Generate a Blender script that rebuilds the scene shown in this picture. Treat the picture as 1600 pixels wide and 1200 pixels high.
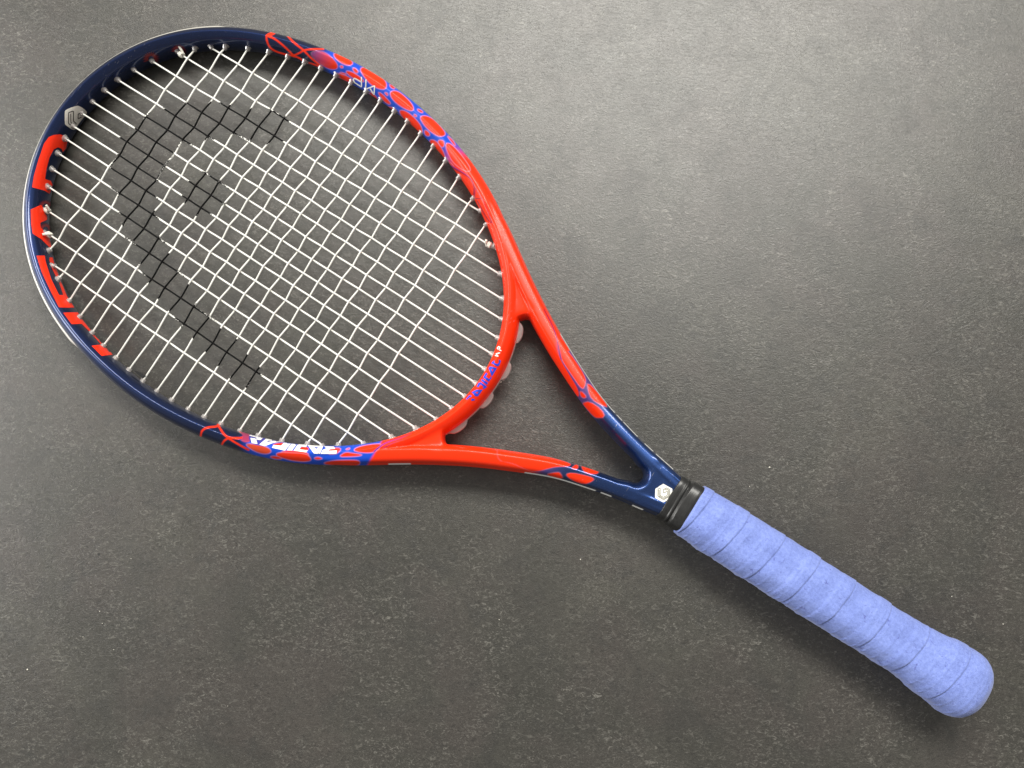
import bpy, bmesh, math, random
import numpy as np
from math import sin, cos, pi, radians, sqrt, atan2
from mathutils import Vector, Matrix
from mathutils.bvhtree import BVHTree
from mathutils.geometry import delaunay_2d_cdt

random.seed(7)
rng = np.random.default_rng(7)
scene = bpy.context.scene
for o in list(bpy.data.objects):
    bpy.data.objects.remove(o)
COL = scene.collection

# ------------------------------------------------------------------ camera
# Racket frame: x along the axis towards the butt, y across, z up from the string plane (mm).
FPX = 1202.0
NX, NY, AX, DIST, YC = -0.04960226, 0.13623349, -0.57444112, 469.836, 34.95
n_ = np.array([NX, NY, 1.0]); n_ /= np.linalg.norm(n_)
x_ = np.array([1.0, 0, 0]) - n_ * n_[0]; x_ /= np.linalg.norm(x_)
y_ = np.cross(n_, x_)
R2 = np.array([[cos(AX), sin(AX), 0], [-sin(AX), cos(AX), 0], [0, 0, 1.0]])
CAMROT = R2 @ np.stack([x_, y_, n_])            # camera vector -> racket vector
CAMPOS = np.array([0.0, -YC, DIST])

def rays(px):
    p = np.atleast_2d(np.array(px, float))
    r = np.stack([(p[:, 0] - 800) / FPX, -(p[:, 1] - 600) / FPX, -np.ones(len(p))], 1)
    return r @ CAMROT.T
def loc(px, z=0.0):                              # photo pixel -> racket mm at height z
    r = rays(px)
    t = (z - CAMPOS[2]) / r[:, 2]
    return CAMPOS + r * t[:, None]
def proj(P):                                     # racket mm -> photo pixel
    c = (np.asarray(P) - CAMPOS) @ CAMROT
    return np.stack([800 + FPX * c[:, 0] / -c[:, 2], 600 - FPX * c[:, 1] / -c[:, 2]], 1)

# racket lies on the table: the hoop and the butt cap touch it
TILT = 0.0131
MM = 0.001
RACK = Matrix.Rotation(AX, 4, 'Z') @ Matrix.Rotation(-TILT, 4, 'Y')
ZOFF = 0.0155
RACK = Matrix.Translation((0, 0, ZOFF)) @ RACK

cam = bpy.data.cameras.new('camera')
camo = bpy.data.objects.new('camera', cam); COL.objects.link(camo)
cam.sensor_width = 36; cam.sensor_fit = 'HORIZONTAL'; cam.lens = FPX / 1600 * 36
cam.clip_start = 0.01; cam.clip_end = 20
m = Matrix.Identity(4)
for i in range(3):
    for j in range(3):
        m[i][j] = CAMROT[i][j]
    m[i][3] = CAMPOS[i] * MM
camo.matrix_world = RACK @ m
scene.camera = camo

# ------------------------------------------------------------------ world, lamps, exposure
w = bpy.data.worlds.new('World'); scene.world = w; w.use_nodes = True
bg = w.node_tree.nodes['Background']
bg.inputs[0].default_value = (1.0, 0.98, 0.94, 1); bg.inputs[1].default_value = 0.33

def area(name, pos, target, sx, sy, power, col):
    l = bpy.data.lights.new(name, 'AREA'); l.shape = 'RECTANGLE'; l.size = sx; l.size_y = sy
    l.energy = power; l.color = col
    o = bpy.data.objects.new(name, l); COL.objects.link(o)
    o.location = pos
    o.rotation_euler = (Vector(target) - Vector(pos)).to_track_quat('-Z', 'Y').to_euler()
    return o
area('window_light', (0.27, 1.36, 1.75), (0.0, 0.05, 0.0), 1.9, 0.60, 84, (1.0, 0.975, 0.91))
area('window_light_side', (-1.75, 0.30, 0.68), (-0.1, 0.0, 0.0), 1.3, 0.7, 34, (1.0, 0.985, 0.95))

vs = scene.view_settings
vs.view_transform = 'Standard'; vs.look = 'None'; vs.exposure = 0.0; vs.gamma = 1.0
scene.render.engine = 'CYCLES'

# ------------------------------------------------------------------ materials
def srgb(r, g, b):
    f = lambda c: (c / 255 / 12.92) if c / 255 <= 0.04045 else ((c / 255 + 0.055) / 1.055) ** 2.4
    return (f(r), f(g), f(b))

def new_mat(name):
    mt = bpy.data.materials.new(name); mt.use_nodes = True
    nt = mt.node_tree
    return mt, nt, nt.nodes['Principled BSDF']
def N(nt, t, **kw):
    n = nt.nodes.new(t)
    for k, v in kw.items():
        if k in n.inputs.keys() if isinstance(k, str) else False:
            n.inputs[k].default_value = v
        else:
            setattr(n, k, v)
    return n
def noise(nt, vec, scale, detail=4, rough=0.55, dist=0.0):
    n = nt.nodes.new('ShaderNodeTexNoise')
    n.inputs['Scale'].default_value = scale; n.inputs['Detail'].default_value = detail
    n.inputs['Roughness'].default_value = rough; n.inputs['Distortion'].default_value = dist
    nt.links.new(vec, n.inputs['Vector'])
    return n.outputs['Fac']
def ramp(nt, fac, stops):
    r = nt.nodes.new('ShaderNodeValToRGB')
    e = r.color_ramp.elements
    while len(e) > 1: e.remove(e[-1])
    for i, (p, c) in enumerate(stops):
        el = e[0] if i == 0 else e.new(p)
        el.position = p
        c = (c, c, c) if isinstance(c, (int, float)) else c
        el.color = (*c, 1)
    nt.links.new(fac, r.inputs['Fac'])
    return r.outputs['Color']
def mix(nt, fac, a, b, mode='MIX'):
    mx = nt.nodes.new('ShaderNodeMix'); mx.data_type = 'RGBA'; mx.blend_type = mode
    for sock, v in ((mx.inputs[0], fac), (mx.inputs[6], a), (mx.inputs[7], b)):
        if isinstance(v, (int, float)): sock.default_value = v
        elif isinstance(v, tuple): sock.default_value = (*v, 1)
        else: nt.links.new(v, sock)
    return mx.outputs[2]
def mth(nt, op, a, b=0.0):
    k = nt.nodes.new('ShaderNodeMath'); k.operation = op
    for s, v in ((k.inputs[0], a), (k.inputs[1], b)):
        if isinstance(v, (int, float)): s.default_value = v
        else: nt.links.new(v, s)
    return k.outputs[0]
def bump(nt, bs, h, strength, dist):
    b = nt.nodes.new('ShaderNodeBump'); b.inputs['Strength'].default_value = strength
    b.inputs['Distance'].default_value = dist
    nt.links.new(h, b.inputs['Height']); nt.links.new(b.outputs[0], bs.inputs['Normal'])
    return b
def objco(nt, scale=(1, 1, 1), rot=(0, 0, 0)):
    tc = nt.nodes.new('ShaderNodeTexCoord'); mp = nt.nodes.new('ShaderNodeMapping')
    mp.inputs['Scale'].default_value = scale; mp.inputs['Rotation'].default_value = rot
    nt.links.new(tc.outputs['Object'], mp.inputs[0])
    return mp.outputs[0]

def mat_table():
    mt, nt, bs = new_mat('dark_slate_laminate')
    co = objco(nt); cs = objco(nt, (1, 1.7, 1), (0, 0, 0.25))
    big = noise(nt, co, 9, 7, 0.66, 0.5)
    hue = noise(nt, co, 16, 4, 0.6, 0.5)
    mid = noise(nt, co, 45, 9, 0.68, 0.6)
    worm = noise(nt, cs, 300, 6, 0.7, 1.6)
    fine = noise(nt, cs, 1300, 3, 0.6, 0.4)
    c = ramp(nt, big, [(0.32, (0.034, 0.033, 0.028)), (0.5, (0.044, 0.042, 0.036)), (0.68, (0.058, 0.055, 0.046))])
    c = mix(nt, ramp(nt, hue, [(0.42, 0.0), (0.62, 0.6)]), c, (0.050, 0.043, 0.039))
    c = mix(nt, ramp(nt, mid, [(0.36, 0.62), (0.48, 0.0)]), c, (0.030, 0.029, 0.026))
    patch = ramp(nt, noise(nt, co, 22, 5, 0.7, 0.4), [(0.39, 0.16), (0.64, 0.95)])
    wl = ramp(nt, worm, [(0.53, 0.0), (0.66, 1.0)])
    c = mix(nt, mix(nt, 1.0, wl, patch, 'MULTIPLY'), c, (0.158, 0.151, 0.134))
    wd = ramp(nt, worm, [(0.36, 0.7), (0.45, 0.0)])
    c = mix(nt, wd, c, (0.021, 0.020, 0.018))
    c = mix(nt, 0.55, c, mix(nt, 1.0, c, ramp(nt, fine, [(0.3, 0.45), (0.7, 1.6)]), 'MULTIPLY'))
    # sparse dark specks
    vo = nt.nodes.new('ShaderNodeTexVoronoi'); vo.inputs['Scale'].default_value = 34
    nt.links.new(co, vo.inputs['Vector'])
    sp = mth(nt, 'LESS_THAN', vo.outputs['Distance'], 0.028)
    pick = mth(nt, 'GREATER_THAN', noise(nt, co, 31, 1), 0.54)
    c = mix(nt, mth(nt, 'MULTIPLY', sp, pick), c, (0.010, 0.010, 0.009))
    nt.links.new(c, bs.inputs['Base Color'])
    rr = ramp(nt, mid, [(0.3, 0.40), (0.7, 0.33)])
    nt.links.new(rr, bs.inputs['Roughness'])
    bs.inputs['Specular IOR Level'].default_value = 0.66
    h = mth(nt, 'ADD', mth(nt, 'MULTIPLY', worm, 0.8), mth(nt, 'MULTIPLY', fine, 0.35))
    bump(nt, bs, h, 0.40, 0.0007)
    return mt

def mat_paint():
    mt, nt, bs = new_mat('lacquered_frame_paint')
    at = nt.nodes.new('ShaderNodeAttribute'); at.attribute_name = 'paint'
    fl = nt.nodes.new('ShaderNodeAttribute'); fl.attribute_name = 'flake'
    co = objco(nt)
    fine = noise(nt, co, 2600, 2, 0.5)
    c = mix(nt, mth(nt, 'MULTIPLY', fl.outputs['Fac'], 0.35), at.outputs['Color'],
            mix(nt, 1.0, at.outputs['Color'], ramp(nt, fine, [(0.35, 0.5), (0.65, 1.7)]), 'MULTIPLY'))
    sc1 = ramp(nt, noise(nt, objco(nt, (1, 0.035, 1), (0, 0, 0.5)), 1700, 2, 0.5), [(0.685, 0.0), (0.72, 1.0)])
    sc2 = ramp(nt, noise(nt, co, 38, 3, 0.6), [(0.52, 0.0), (0.64, 0.55)])
    c = mix(nt, mix(nt, 1.0, sc1, sc2, 'MULTIPLY'), c, (0.42, 0.42, 0.44))
    nt.links.new(c, bs.inputs['Base Color'])
    nt.links.new(mth(nt, 'MULTIPLY', fl.outputs['Fac'], 0.82), bs.inputs['Metallic'])
    sm = noise(nt, co, 60, 5, 0.6)
    ro = mth(nt, 'ADD', mth(nt, 'MULTIPLY', sm, 0.12), 0.30)
    nt.links.new(ro, bs.inputs['Roughness'])
    nt.links.new(mth(nt, 'ADD', mth(nt, 'MULTIPLY', fl.outputs['Fac'], 0.62), 0.08), bs.inputs['Coat Weight'])
    bs.inputs['Specular IOR Level'].default_value = 0.24
    bs.inputs['Coat Roughness'].default_value = 0.09
    scr = noise(nt, objco(nt, (1, 0.12, 1), (0, 0, 0.7)), 900, 4, 0.7)
    bump(nt, bs, scr, 0.07, 0.0003)
    return mt

def mat_simple(name, col, rough, metal=0.0, spec=0.5, noise_amt=0.0, nscale=800, bmp=0.0, coat=0.0):
    mt, nt, bs = new_mat(name)
    bs.inputs['Roughness'].default_value = rough; bs.inputs['Metallic'].default_value = metal
    bs.inputs['Specular IOR Level'].default_value = spec; bs.inputs['Coat Weight'].default_value = coat
    co = objco(nt)
    nf = noise(nt, co, nscale, 4, 0.6)
    c = mix(nt, noise_amt, col, mix(nt, 1.0, col, ramp(nt, nf, [(0.3, 0.5), (0.7, 1.5)]), 'MULTIPLY'))
    nt.links.new(c, bs.inputs['Base Color'])
    if bmp: bump(nt, bs, nf, bmp, 0.0004)
    return mt

def mat_string():
    mt, nt, bs = new_mat('synthetic_string')
    at = nt.nodes.new('ShaderNodeAttribute'); at.attribute_name = 'ink'
    co = objco(nt)
    chip = noise(nt, co, 900, 3, 0.6)
    f = mth(nt, 'ADD', at.outputs['Fac'], mth(nt, 'MULTIPLY', mth(nt, 'SUBTRACT', chip, 0.5), 1.7))
    f = ramp(nt, f, [(0.47, 0.0), (0.53, 1.0)])
    c = mix(nt, f, ramp(nt, noise(nt, co, 120, 3), [(0.3, (0.68, 0.675, 0.63)), (0.7, (0.80, 0.795, 0.755))]), (0.006, 0.006, 0.006))
    nt.links.new(mth(nt, 'SUBTRACT', 0.27, mth(nt, 'MULTIPLY', f, 0.22)), bs.inputs['Specular IOR Level'])
    nt.links.new(c, bs.inputs['Base Color'])
    bs.inputs['Roughness'].default_value = 0.45
    bs.inputs['Subsurface Weight'].default_value = 0.0
    return mt

def mat_plastic(name, col, trans):
    mt, nt, bs = new_mat(name)
    bs.inputs['Base Color'].default_value = (*col, 1)
    bs.inputs['Roughness'].default_value = 0.38
    bs.inputs['Transmission Weight'].default_value = trans
    bs.inputs['IOR'].default_value = 1.42
    co = objco(nt)
    bump(nt, bs, noise(nt, co, 900, 3), 0.15, 0.0003)
    return mt

def mat_grip():
    mt, nt, bs = new_mat('overgrip_felted_tape')
    co = objco(nt)
    fib = noise(nt, co, 1500, 5, 0.7, 0.6)
    blot = mth(nt, 'ADD', mth(nt, 'MULTIPLY', noise(nt, co, 520, 6, 0.75, 0.4), 0.7), mth(nt, 'MULTIPLY', noise(nt, co, 60, 3, 0.6), 0.3))
    c = ramp(nt, blot, [(0.36, (0.140, 0.190, 0.490)), (0.5, (0.182, 0.245, 0.585)), (0.64, (0.230, 0.300, 0.680))])
    c = mix(nt, 0.45, c, mix(nt, 1.0, c, ramp(nt, fib, [(0.3, 0.72), (0.7, 1.28)]), 'MULTIPLY'))
    spk = ramp(nt, noise(nt, co, 330, 3, 0.6, 0.8), [(0.30, 0.8), (0.36, 0.0)])
    c = mix(nt, spk, c, (0.09, 0.11, 0.36))
    nt.links.new(c, bs.inputs['Base Color'])
    bs.inputs['Roughness'].default_value = 0.72
    bs.inputs['Specular IOR Level'].default_value = 0.3
    bs.inputs['Sheen Weight'].default_value = 0.25
    h = mth(nt, 'ADD', mth(nt, 'MULTIPLY', fib, 0.35), noise(nt, co, 210, 4, 0.6, 0.5))
    bump(nt, bs, h, 0.5, 0.0010)
    return mt

def mat_rubber():
    mt, nt, bs = new_mat('black_rubber')
    co = objco(nt, (1, 0.25, 1), (0, 0, 0))
    nf = noise(nt, co, 1200, 4, 0.6)
    nt.links.new(ramp(nt, nf, [(0.3, 0.010), (0.7, 0.022)]), bs.inputs['Base Color'])
    bs.inputs['Roughness'].default_value = 0.33
    bump(nt, bs, nf, 0.25, 0.0003)
    return mt

M_TABLE = mat_table(); M_PAINT = mat_paint(); M_STRING = mat_string()
M_GROM = mat_plastic('clear_grommet_plastic', (0.62, 0.58, 0.56), 0.7)
M_BUMP = mat_plastic('frosted_bumper_plastic', (0.46, 0.44, 0.39), 0.15)
M_STRIP = mat_plastic('frosted_strip_plastic', (0.80, 0.66, 0.64), 0.82)
M_GRIP = mat_grip(); M_RUB = mat_rubber()
M_KNOT = mat_simple('knotted_string', (0.74, 0.72, 0.64), 0.4, nscale=500, noise_amt=0.4)
M_RED = mat_simple('red_print', (0.84, 0.026, 0.003), 0.38, coat=0.15, spec=0.3, noise_amt=0.1)
M_WHITE = mat_simple('white_print', (0.80, 0.79, 0.76), 0.4, noise_amt=0.12)
M_BLUE = mat_simple('blue_print', (0.018, 0.055, 0.58), 0.4, noise_amt=0.12)
M_MARK = mat_simple('dark_red_print', (0.16, 0.010, 0.016), 0.4, noise_amt=0.3)
M_BADGE = mat_simple('silver_badge', (0.60, 0.58, 0.53), 0.38, metal=0.15, noise_amt=0.15)
M_BADGEW = mat_simple('white_badge', (0.80, 0.79, 0.74), 0.4, noise_amt=0.08)
M_LINE = mat_simple('badge_line_ink', (0.16, 0.15, 0.11), 0.5)
M_LINEK = mat_simple('badge_black_ink', (0.015, 0.013, 0.013), 0.5)
M_BLACK = mat_simple('plain_black', (0.008, 0.008, 0.008), 0.45)
M_CRUMB = mat_simple('pale_crumb', (0.72, 0.69, 0.60), 0.7, noise_amt=0.4)

# ------------------------------------------------------------------ helpers
def link_mesh(name, verts, faces, mat, parent=None, smooth=True):
    me = bpy.data.meshes.new(name)
    me.from_pydata([tuple(map(float, v)) for v in verts], [], [tuple(int(i) for i in f) for f in faces])
    if smooth:
        me.polygons.foreach_set('use_smooth', [True] * len(me.polygons))
    me.materials.append(mat); me.update()
    o = bpy.data.objects.new(name, me); COL.objects.link(o)
    if parent: o.parent = parent
    return o
def chaikin(p, k=2, closed=True):
    p = np.array(p, float)
    for _ in range(k):
        if closed:
            q = np.roll(p, -1, 0)
            p = np.stack([0.75 * p + 0.25 * q, 0.25 * p + 0.75 * q], 1).reshape(-1, p.shape[1])
        else:
            a, b = p[:-1], p[1:]
            mid = np.stack([0.75 * a + 0.25 * b, 0.25 * a + 0.75 * b], 1).reshape(-1, p.shape[1])
            p = np.concatenate([p[:1], mid, p[-1:]])
    return p
def resample(p, n=None, step=None, closed=False):
    p = np.array(p, float)
    if closed: p = np.concatenate([p, p[:1]])
    d = np.r_[0, np.cumsum(np.linalg.norm(np.diff(p, axis=0), axis=1))]
    if n is None: n = max(3, int(d[-1] / step) + 1)
    s = np.linspace(0, d[-1], n, endpoint=not closed)
    return np.stack([np.interp(s, d, p[:, k]) for k in range(p.shape[1])], 1)
def normals2(p, closed):
    if closed: t = np.roll(p, -1, 0) - np.roll(p, 1, 0)
    else: t = np.gradient(p, axis=0)
    t /= np.linalg.norm(t, axis=1)[:, None]
    return np.stack([t[:, 1], -t[:, 0]], 1)      # right of travel
def sweep(path, nrm, prof, closed):
    """path (n,2) mm, nrm (n,2) outward, prof (n,m,2) (out, up) -> verts(m) faces"""
    n, k = prof.shape[:2]
    V = np.zeros((n, k, 3))
    V[:, :, 0] = path[:, None, 0] + nrm[:, None, 0] * prof[:, :, 0]
    V[:, :, 1] = path[:, None, 1] + nrm[:, None, 1] * prof[:, :, 0]
    V[:, :, 2] = prof[:, :, 1]
    F = []
    for i in range(n if closed else n - 1):
        a, b = i * k, ((i + 1) % n) * k
        for j in range(k):
            j2 = (j + 1) % k
            F.append((a + j, b + j, b + j2, a + j2))
    if not closed:
        F.append(tuple(range(k))); F.append(tuple(reversed(range((n - 1) * k, n * k))))
    return V.reshape(-1, 3) * MM, F
def tube(pts, r, sides=8):
    pts = np.array(pts, float); n = len(pts)
    t = np.gradient(pts, axis=0); t /= np.linalg.norm(t, axis=1)[:, None]
    up = np.tile([0, 0, 1.0], (n, 1))
    s = np.cross(t, up); s /= np.linalg.norm(s, axis=1)[:, None] + 1e-9
    u = np.cross(s, t)
    r = np.broadcast_to(np.asarray(r, float), (n,))
    a = np.arange(sides) * 2 * pi / sides
    V = pts[:, None] + r[:, None, None] * (np.cos(a)[None, :, None] * s[:, None] + np.sin(a)[None, :, None] * u[:, None])
    F = []
    for i in range(n - 1):
        for j in range(sides):
            j2 = (j + 1) % sides
            F.append((i * sides + j, i * sides + j2, (i + 1) * sides + j2, (i + 1) * sides + j))
    F.append(tuple(reversed(range(sides)))); F.append(tuple(range((n - 1) * sides, n * sides)))
    return V.reshape(-1, 3) * MM, F
def Z(ox, oy, s):                                # zoom crop -> photo pixels
    return lambda pts: [(ox + x / s, oy + y / s) for x, y in pts]
def sdpoly(P, poly):                             # signed distance, negative inside
    poly = np.array(poly, float); q = np.roll(poly, -1, 0)
    d = np.full(len(P), 1e9); ins = np.zeros(len(P), bool)
    for a, b in zip(poly, q):
        e = b - a; wv = P - a
        t = np.clip((wv @ e) / (e @ e + 1e-12), 0, 1)
        d = np.minimum(d, np.linalg.norm(wv - t[:, None] * e, axis=1))
        c = (a[1] <= P[:, 1]) != (b[1] <= P[:, 1])
        with np.errstate(divide='ignore', invalid='ignore'):
            xi = a[0] + (P[:, 1] - a[1]) / (b[1] - a[1]) * e[0]
        ins ^= c & (P[:, 0] < xi)
    return np.where(ins, -d, d)
def sdline(P, line):
    line = np.array(line, float); d = np.full(len(P), 1e9)
    for a, b in zip(line[:-1], line[1:]):
        e = b - a; wv = P - a
        t = np.clip((wv @ e) / (e @ e + 1e-12), 0, 1)
        d = np.minimum(d, np.linalg.norm(wv - t[:, None] * e, axis=1))
    return d
def sstep(a, b, x):
    t = np.clip((x - a) / (b - a), 0, 1); return t * t * (3 - 2 * t)

# ------------------------------------------------------------------ the table
def make_table():
    bm = bmesh.new()
    bmesh.ops.create_grid(bm, x_segments=2, y_segments=2, size=1.1)
    r = bmesh.ops.extrude_face_region(bm, geom=bm.faces[:])
    for v in [g for g in r['geom'] if isinstance(g, bmesh.types.BMVert)]: v.co.z -= 0.025
    bmesh.ops.recalc_face_normals(bm, faces=bm.faces[:])
    me = bpy.data.meshes.new('table_top'); bm.to_mesh(me); bm.free()
    me.materials.append(M_TABLE)
    o = bpy.data.objects.new('table_top', me); COL.objects.link(o)
    o['kind'] = 'structure'
    return o
make_table()

# ------------------------------------------------------------------ racket root
racket = bpy.data.objects.new('tennis_racket', None); COL.objects.link(racket)
racket.matrix_world = RACK
racket['label'] = 'red and navy tennis racket with white strings and blue wrapped grip on dark table'
racket['category'] = 'tennis racket'

# string ends as seen where they enter the grommets (photo pixels)
MH = [(331,75.3),(280.6,83.8),(238.4,96),(210,110),(186,126),(165,142),(145.6,159.7),(128.8,177.5),(115.6,198),(104.4,218),(93,241),(83.8,265.6),(77,292.8),(71.6,327.5),(74.4,365),(85.6,415.6)]
MT = [(748.8,329.4),(767.5,384.7),(779.7,427.8),(782.5,466),(781.6,497.8),(776,527),(766.6,552),(756,575.6),(741,597),(725,618),(704.7,636.6),(681,654),(648,667.5),(610.6,681),(567.5,691.6),(503,695)]
CT = [(304,78.1),(351.6,75.3),(387,77),(419,82.8),(449,90),(475,98.8),(500.6,108),(524,119.4),(547.5,130.6),(571,144.5),(593,159),(615,175.3),(635.6,191.3),(656,210),(676,229.7),(694.7,253),(715,279),(737.5,311.6),(758,352)]
CB = [(78,390.3),(93,434),(109,469),(126,493.4),(144.7,518.8),(162.5,539),(182,558),(202,577),(224,594),(245.6,610),(269,624),(294.4,638),(319.7,650),(346,660.6),(375,672),(404,679),(441,687),(481,691.6),(529,693)]
mh, mt_, ct, cb = [loc(a)[:, :2] for a in (MH, MT, CT, CB)]

# ------------------------------------------------------------------ hoop centre line: cosine fit of the grommet ring
CX = -235.0
ring = np.concatenate([mh, mt_, ct, cb])
th = np.arctan2(np.abs(ring[:, 1]), ring[:, 0] - CX); rr = np.hypot(ring[:, 0] - CX, ring[:, 1])
KH = 9
A_ = np.cos(np.outer(th, np.arange(KH)))
coef = np.linalg.lstsq(A_, rr, rcond=None)[0]
tt = np.linspace(-pi, pi, 1441)[:-1]
rad = np.cos(np.outer(np.abs(tt), np.arange(KH))) @ coef
inner = np.stack([CX + rad * np.cos(tt), rad * np.sin(tt)], 1)
inner = resample(inner, 900, closed=True)
nin = normals2(inner, True)                       # outward (counter-clockwise travel, right side)
WALL = 1.3                                        # grommets stand this far inside the wall
HALF = 5.7
hoop = inner + nin * (WALL + HALF)
hth = np.arctan2(hoop[:, 1], hoop[:, 0] - CX)

def hoop_profile(b, a_in, a_out):
    ctrl = [(-a_in, 0), (-a_in * 0.97, 0.36 * b), (-a_in * 0.80, 0.74 * b), (-1.5, 1.04 * b), (-0.6, 1.04 * b), (a_out * 0.42, 0.86 * b), (a_out * 0.80, 0.56 * b),
            (a_out * 0.97, 0.20 * b), (a_out, 0)]
    up = ctrl; dn = [(x, -z) for x, z in ctrl[::-1][1:-1]]
    return chaikin(up + dn, 1)[::-1]
profs = []
for t in hth:
    k = 0.5 + 0.5 * cos(t)                        # 1 at the throat, 0 at the tip
    yo = sstep(0.62, 0.40, abs(t))                # throat bridge
    profs.append(hoop_profile(10.1 + 0.6 * k, HALF - 0.3 * float(yo), 5.8 + 0.2 * k - 0.5 * float(yo)))
HV, HF = sweep(hoop, nin, np.array(profs), True)

# ------------------------------------------------------------------ shafts
outer_edge = np.array([(-158, 112.4), (-146, 107.4), (-129, 99.6), (-109.4, 88.3), (-90, 75.0), (-72, 63.2), (-47, 48.6), (-20, 35.6), (-2, 27.6), (17, 22.4), (34, 18.3), (54, 15.0), (62, 13.4), (67, 12.4)], float)
oe = resample(chaikin(outer_edge, 3, False), 160)
def superellipse(a, b, n, m=28, shift=0.0):
    ph = np.arange(m) * 2 * pi / m
    c, s = np.cos(ph), np.sin(ph)
    return np.stack([a * np.sign(c) * np.abs(c) ** (2 / n) + shift, b * np.sign(s) * np.abs(s) ** (2 / n)], 1)
SH = []; SHC = []
for sg in (1, -1):
    e = oe * np.array([1, sg])
    nn = normals2(e, False) * (-1 if sg > 0 else 1)      # outward from the axis
    if nn[80, 1] * sg < 0: nn = -nn
    wdt = np.interp(e[:, 0], [-158, -120, -60, 0, 40, 67], [4.0, 5.5, 6.1, 5.6, 5.6, 5.6])
    cl = e - nn * wdt[:, None]
    pr = []
    for x, wd in zip(e[:, 0], wdt):
        b = np.interp(x, [-158, -125, -60, 20, 67], [7.0, 10.4, 11.2, 10.9, 10.6])
        sh = 0.0
        ctrl = [(-wd, 0), (-wd * 0.98, 0.35 * b), (-wd * 0.80, 0.74 * b), (-wd * 0.47, 1.01 * b), (-wd * 0.33, 1.03 * b), (wd * 0.10, 1.00 * b), (wd * 0.52, 0.94 * b), (wd * 0.84, 0.78 * b), (wd * 0.93, 0.38 * b), (wd * 1.11, 0.05 * b), (wd * 1.11, 0)]
        pr.append(chaikin(ctrl + [(p, -q) for p, q in ctrl[::-1][1:-1]], 1))
    V, F = sweep(cl, nn, np.array(pr), False)
    SH.append((V, F)); SHC.append(cl)
# solid throat in front of the collar, with a U-shaped opening, and webs between hoop and shafts
def slab(outline, layers, taper=None):
    """outline (k,2) mm; layers: list of (z, inset) from bottom to top"""
    p = np.array(outline, float); k = len(p)
    nn = normals2(p, True)
    area_ = 0.5 * np.sum(p[:, 0] * np.roll(p[:, 1], -1) - np.roll(p[:, 0], -1) * p[:, 1])
    if area_ < 0: nn = -nn
    V, F = [], []
    for z, ins in layers:
        q = p - nn * ins
        V += [(x * MM, y * MM, z * MM) for x, y in q]
    for L in range(len(layers) - 1):
        for j in range(k):
            j2 = (j + 1) % k
            F.append((L * k + j, L * k + j2, (L + 1) * k + j2, (L + 1) * k + j))
    F.append(tuple(reversed(range(k)))); F.append(tuple((len(layers) - 1) * k + j for j in range(k)))
    V = np.array(V)
    if taper is not None: V[:, 2] *= taper(V[:, 0] / MM)
    return V, F
# the inner edges of both shafts run on round the U of the opening
shc = SHC[0]
fr = shc[(shc[:, 0] > 4) & (shc[:, 0] < 33.5)]
x1, y1 = fr[-1]
rad_u = 10.6
ctr = 38.6
arcp = np.array([(ctr + (48.9 - ctr) * cos(t), rad_u * sin(t)) for t in np.linspace(pi / 2, -pi / 2, 40)])
upath = resample(chaikin(np.concatenate([fr, arcp, (fr * np.array([1, -1]))[::-1]]), 2, False), step=0.6)
un = normals2(upath, False); un = un if un[len(un) // 2, 0] > 0 else -un
upr = []
for (x, y) in upath:
    wd, b = 5.6, 10.9
    fl = float(sstep(34, 44, x))                   # outer side stays full height inside the solid throat
    ctrl = [(-wd, 0), (-wd * 0.98, 0.35 * b), (-wd * 0.80, 0.74 * b), (-wd * 0.47, 0.99 * b), (-wd * 0.33, 1.01 * b), (wd * 0.10, (0.985 + 0.005 * fl) * b),
            (wd * 0.52, (0.92 + 0.06 * fl) * b), (wd * 0.84, (0.74 + 0.22 * fl) * b), (wd * 0.97, (0.30 + 0.5 * fl) * b), (wd * 0.97, 0)]
    upr.append(chaikin(ctrl + [(p, -q) for p, q in ctrl[::-1][1:-1]], 1))
UV, UF = sweep(upath, un, np.array(upr), False)
thro = resample(np.array([(66.5, -10.3), (66.5, 10.3), (58, 11.4), (49.5, 12.2), (45.5, 11.5), (48.5, 6.0), (49.2, 0), (48.5, -6.0), (45.5, -11.5), (49.5, -12.2), (58, -11.4)]), step=0.8, closed=True)
TV, TF = slab(thro, [(-10.55, 0.5), (-9.9, 0.0), (9.9, 0.0), (10.55, 0.5)])
WEB = []
for sg in (1, -1):
    tri = np.array([(-128, 91.0), (-100, 79), (-80, 63.5), (-63.5, 52.5), (-62.5, 50.2), (-66.3, 47.6), (-70.0, 45.6), (-73.0, 41.5), (-74.5, 36.5), (-77.5, 37.5), (-83, 52), (-96, 68)], float) * np.array([1, sg])
    WEB.append(slab(resample(tri, step=0.9, closed=True), [(-8.7, 1.5), (-7.6, 0.5), (-5.0, 0.0), (5.0, 0.0), (7.6, 0.5), (8.7, 1.5)]))

allV, allF = [], []
def addm(V, F):
    o0 = len(allV); allV.extend([tuple(v) for v in V]); allF.extend([tuple(i + o0 for i in f) for f in F])
for V, F in [(HV, HF)] + SH + [(TV, TF), (UV, UF)] + WEB: addm(V, F)
src = link_mesh('frame_source', allV, allF, M_PAINT)
bm = bmesh.new(); bm.from_mesh(src.data)
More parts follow.
